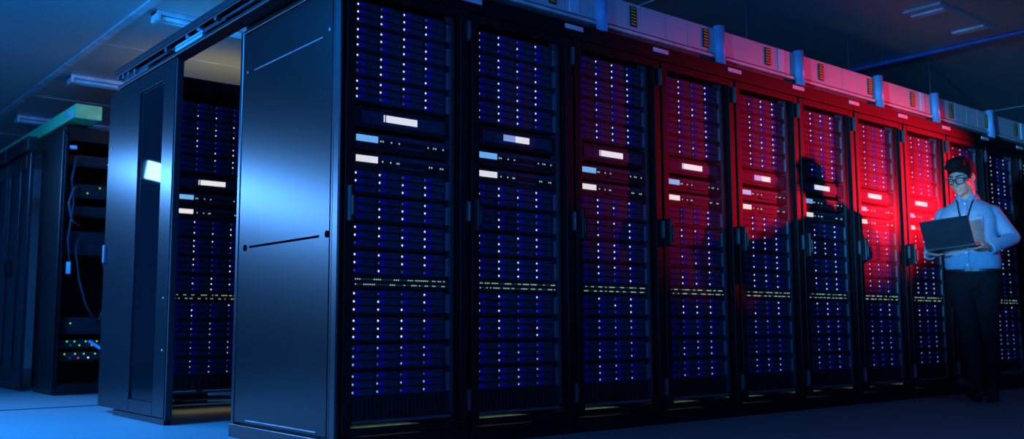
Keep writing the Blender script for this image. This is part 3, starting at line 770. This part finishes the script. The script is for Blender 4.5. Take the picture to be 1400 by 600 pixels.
b.loft([[front(u, -0.016)+V(0.006, 0, 0), front(u, 0.016)+V(0.006, 0, 0), front(u, 0.016)-V(0.008, 0, 0), front(u, -0.016)-V(0.008, 0, 0)] for u in us])
b.build('placket', M['shirt'], shirt)
for u in (0.975, 1.06, 1.15, 1.24, 1.33, 1.42):
    c = front(u)+V(0.006, 0, 0); MB().cyl(c, c+V(0.004, 0, 0), 0.006, seg=12).build('button', M['button'], shirt)
# collar: a band and two points
b = MB()
n = 20
def coll(a, z, k): return V(-0.012+0.068*k*math.cos(a)+z*0.10, 0.021+0.070*k*math.sin(a), 1.462+z)
for sx in (-1, 1):
    R = []
    for i in range(11):
        a = sx*(PI-i*(PI-0.28)/10)
        drop = 0.030+0.030*(i/10)**2
        R.append([coll(a, 0.040-0.022*(i/10), 1.0), coll(a, 0.046-0.022*(i/10), 1.06), coll(a, 0.010-drop+0.006, 1.32+0.12*(i/10)), coll(a, 0.006-drop, 1.24+0.12*(i/10))])
    b.loft(R)
b.build('collar', M['shirt'], shirt, smooth=False)
for EL, WR in ((ELL_, WRL), (ELR_, WRR)):
    d = (WR-EL).normalized()
    MB().cyl(EL.lerp(WR, .80), EL.lerp(WR, .99), 0.047, 0.040, 18).build('cuff', M['shirt'], shirt, smooth=False)
b = MB(); b.box(-0.026, 0.026, -0.004, 0.004, -0.05, 0.05, 0.003); pk = b.build('pocket', M['shirt'], shirt, front(1.27, 0.095)+V(0.012, 0, 0))
pk.rotation_euler = (0, 0, math.radians(22))
# lanyard and badge
b = MB()
for sx in (-1, 1):
    b.tube([V(-0.07, 0.021+sx*0.05, 1.49), V(0.0, 0.021+sx*0.078, 1.485), V(0.075, 0.023+sx*0.052, 1.44), front(1.36, sx*0.034)+V(0.014, 0, 0), front(1.27, sx*0.018)+V(0.016, 0, 0), front(1.20, 0)+V(0.016, 0, 0)], 0.0048, 8)
ly = b.build('lanyard', M['leather'], PER, smooth=True)
MB().box(-0.028, 0.028, -0.003, 0.003, -0.075, 0, 0.002).build('badge', M['button'], ly, front(1.20)+V(0.020, 0, 0))

# trousers with belt
b = MB()
b.loft([ringz(0.80, 0, .034, .150, .098), ringz(0.86, 0, .034, .172, .112), ringz(0.92, 0, .036, .172, .114), ringz(0.962, 0.002, .038, .168, .112)])
for (a, k, e), kr in zip(LEGS, (0.070, 0.072)):
    b.chain([(a, .100), (a.lerp(k, .5), .086), (k, kr), (k.lerp(e, .5), .064), (e, .060)], 18)
    for i in range(5):
        c = k.lerp(e, rr.uniform(0.55, 0.98)); t0 = rr.uniform(0, 6)
        b.chain([(c+Vector((0.060*math.cos(t0+j*.5), 0.060*math.sin(t0+j*.5), 0.012*j)), 0.009) for j in range(4)], 6)
tr = union(b, 'trousers', M['trousers'], PER, 0.0085, 2, 0.5)
b = MB(); b.loft([[p for p in ringz(0.928, .002, .038, .182, .124, 40)], [p for p in ringz(0.966, .003, .039, .181, .123, 40)]])
bl = b.build('belt', M['leather'], PER)
MB().box(-0.022, 0.022, -0.008, 0.0, -0.018, 0.018, 0.003).build('buckle', M['hinge'], bl, V(0.128, 0.03, 0.947))

# shoes: the right one lands on its heel, the left one stands flat
def shoe(heel, yaw, pitch):
    R = Matrix.Rotation(yaw, 3, 'Z') @ Matrix.Rotation(pitch, 3, 'X')   # local -y is forward
    P = lambda f, r, u: heel + R @ Vector((r, -f, u))
    b = MB()
    for f, r, u, rf, rl, rz in ((0.035, 0, 0.045, .042, .034, .040), (0.10, 0, 0.048, .075, .038, .038), (0.18, 0.002, 0.036, .07, .044, .030), (0.235, 0.004, 0.030, .045, .040, .024)):
        b.ell(P(f, r, u), (rl, rf, rz), rot=R)
    b.cap(P(0.045, 0, 0.06), 0.036, P(0.05, 0, 0.105), 0.040, 14)
    s = union(b, 'shoe', M['shoe'], PER, 0.006, 2, 0.5)
    b = MB()
    top = [(0.0, .020), (0.03, .034), (0.10, .034), (0.17, .043), (0.23, .043), (0.27, .026), (0.285, .004)]
    ol = [P(f, w_, 0.0) for f, w_ in top]+[P(f, -w_, 0.0) for f, w_ in top[::-1]]
    n_ = R @ Vector((0, 0, 0.018)); b.loft([ol, [p+n_ for p in ol]]); b.build('sole', M['leather'], s)
    b = MB()
    for i in range(4): b.tube([P(0.125+i*.018, -0.024, 0.078-i*.006), P(0.125+i*.018, 0, 0.088-i*.007), P(0.125+i*.018, 0.024, 0.078-i*.006)], 0.0045, 6)
    tag(b.build('laces', M['lace'], s, smooth=True), 'red laces')
    return s
shoe(V(0.075, 0.030, 0.006), math.radians(-18), math.radians(-30))
shoe(V(-0.205, 0.100, 0.001), math.radians(-8), 0.0)

# laptop held open in both hands
hinge = V(0.425, -0.011, 1.085)
lw = PER.matrix_basis if False else Matrix.Translation((4.93, -0.43, 0)) @ Matrix.Rotation(math.atan2(FX, -FY), 4, 'Z')
LT = thing('laptop', lw @ hinge, 'open dark laptop held in both hands by the man', 'laptop')
LT.rotation_euler = (0, math.radians(-5.2), math.atan2(FX, -FY))
LT.rotation_mode = 'XYZ'
b = MB(); b.box(-0.160, 0.160, 0.0, 0.215, -0.008, 0.008, 0.004); b.build('base', M['laptop'], LT)
kb = MB()
for r in range(5):
    for c in range(13): kb.box(-0.135+c*0.0208, -0.135+c*0.0208+0.017, 0.03+r*0.0205, 0.03+r*0.0205+0.017, 0.0075, 0.0095)
k_ = kb.build('keyboard', M['keys'], LT)
MB().box(-0.05, 0.05, 0.145, 0.20, 0.0075, 0.0086).build('touchpad', M['keys'], LT)
ld = MB().box(-0.160, 0.160, -0.004, 0.004, 0.0, 0.205, 0.003).build('lid', M['laptop'], LT, (0, -0.002, 0.008))
ld.rotation_euler = (math.radians(24), 0, 0)
MB().box(-0.148, 0.148, 0.0035, 0.0052, 0.016, 0.196).build('screen', M['screen'], ld)
MB().cyl((-0.13, 0.0, 0.008), (0.13, 0.0, 0.008), 0.007, seg=12).build('hinge', M['keys'], LT)
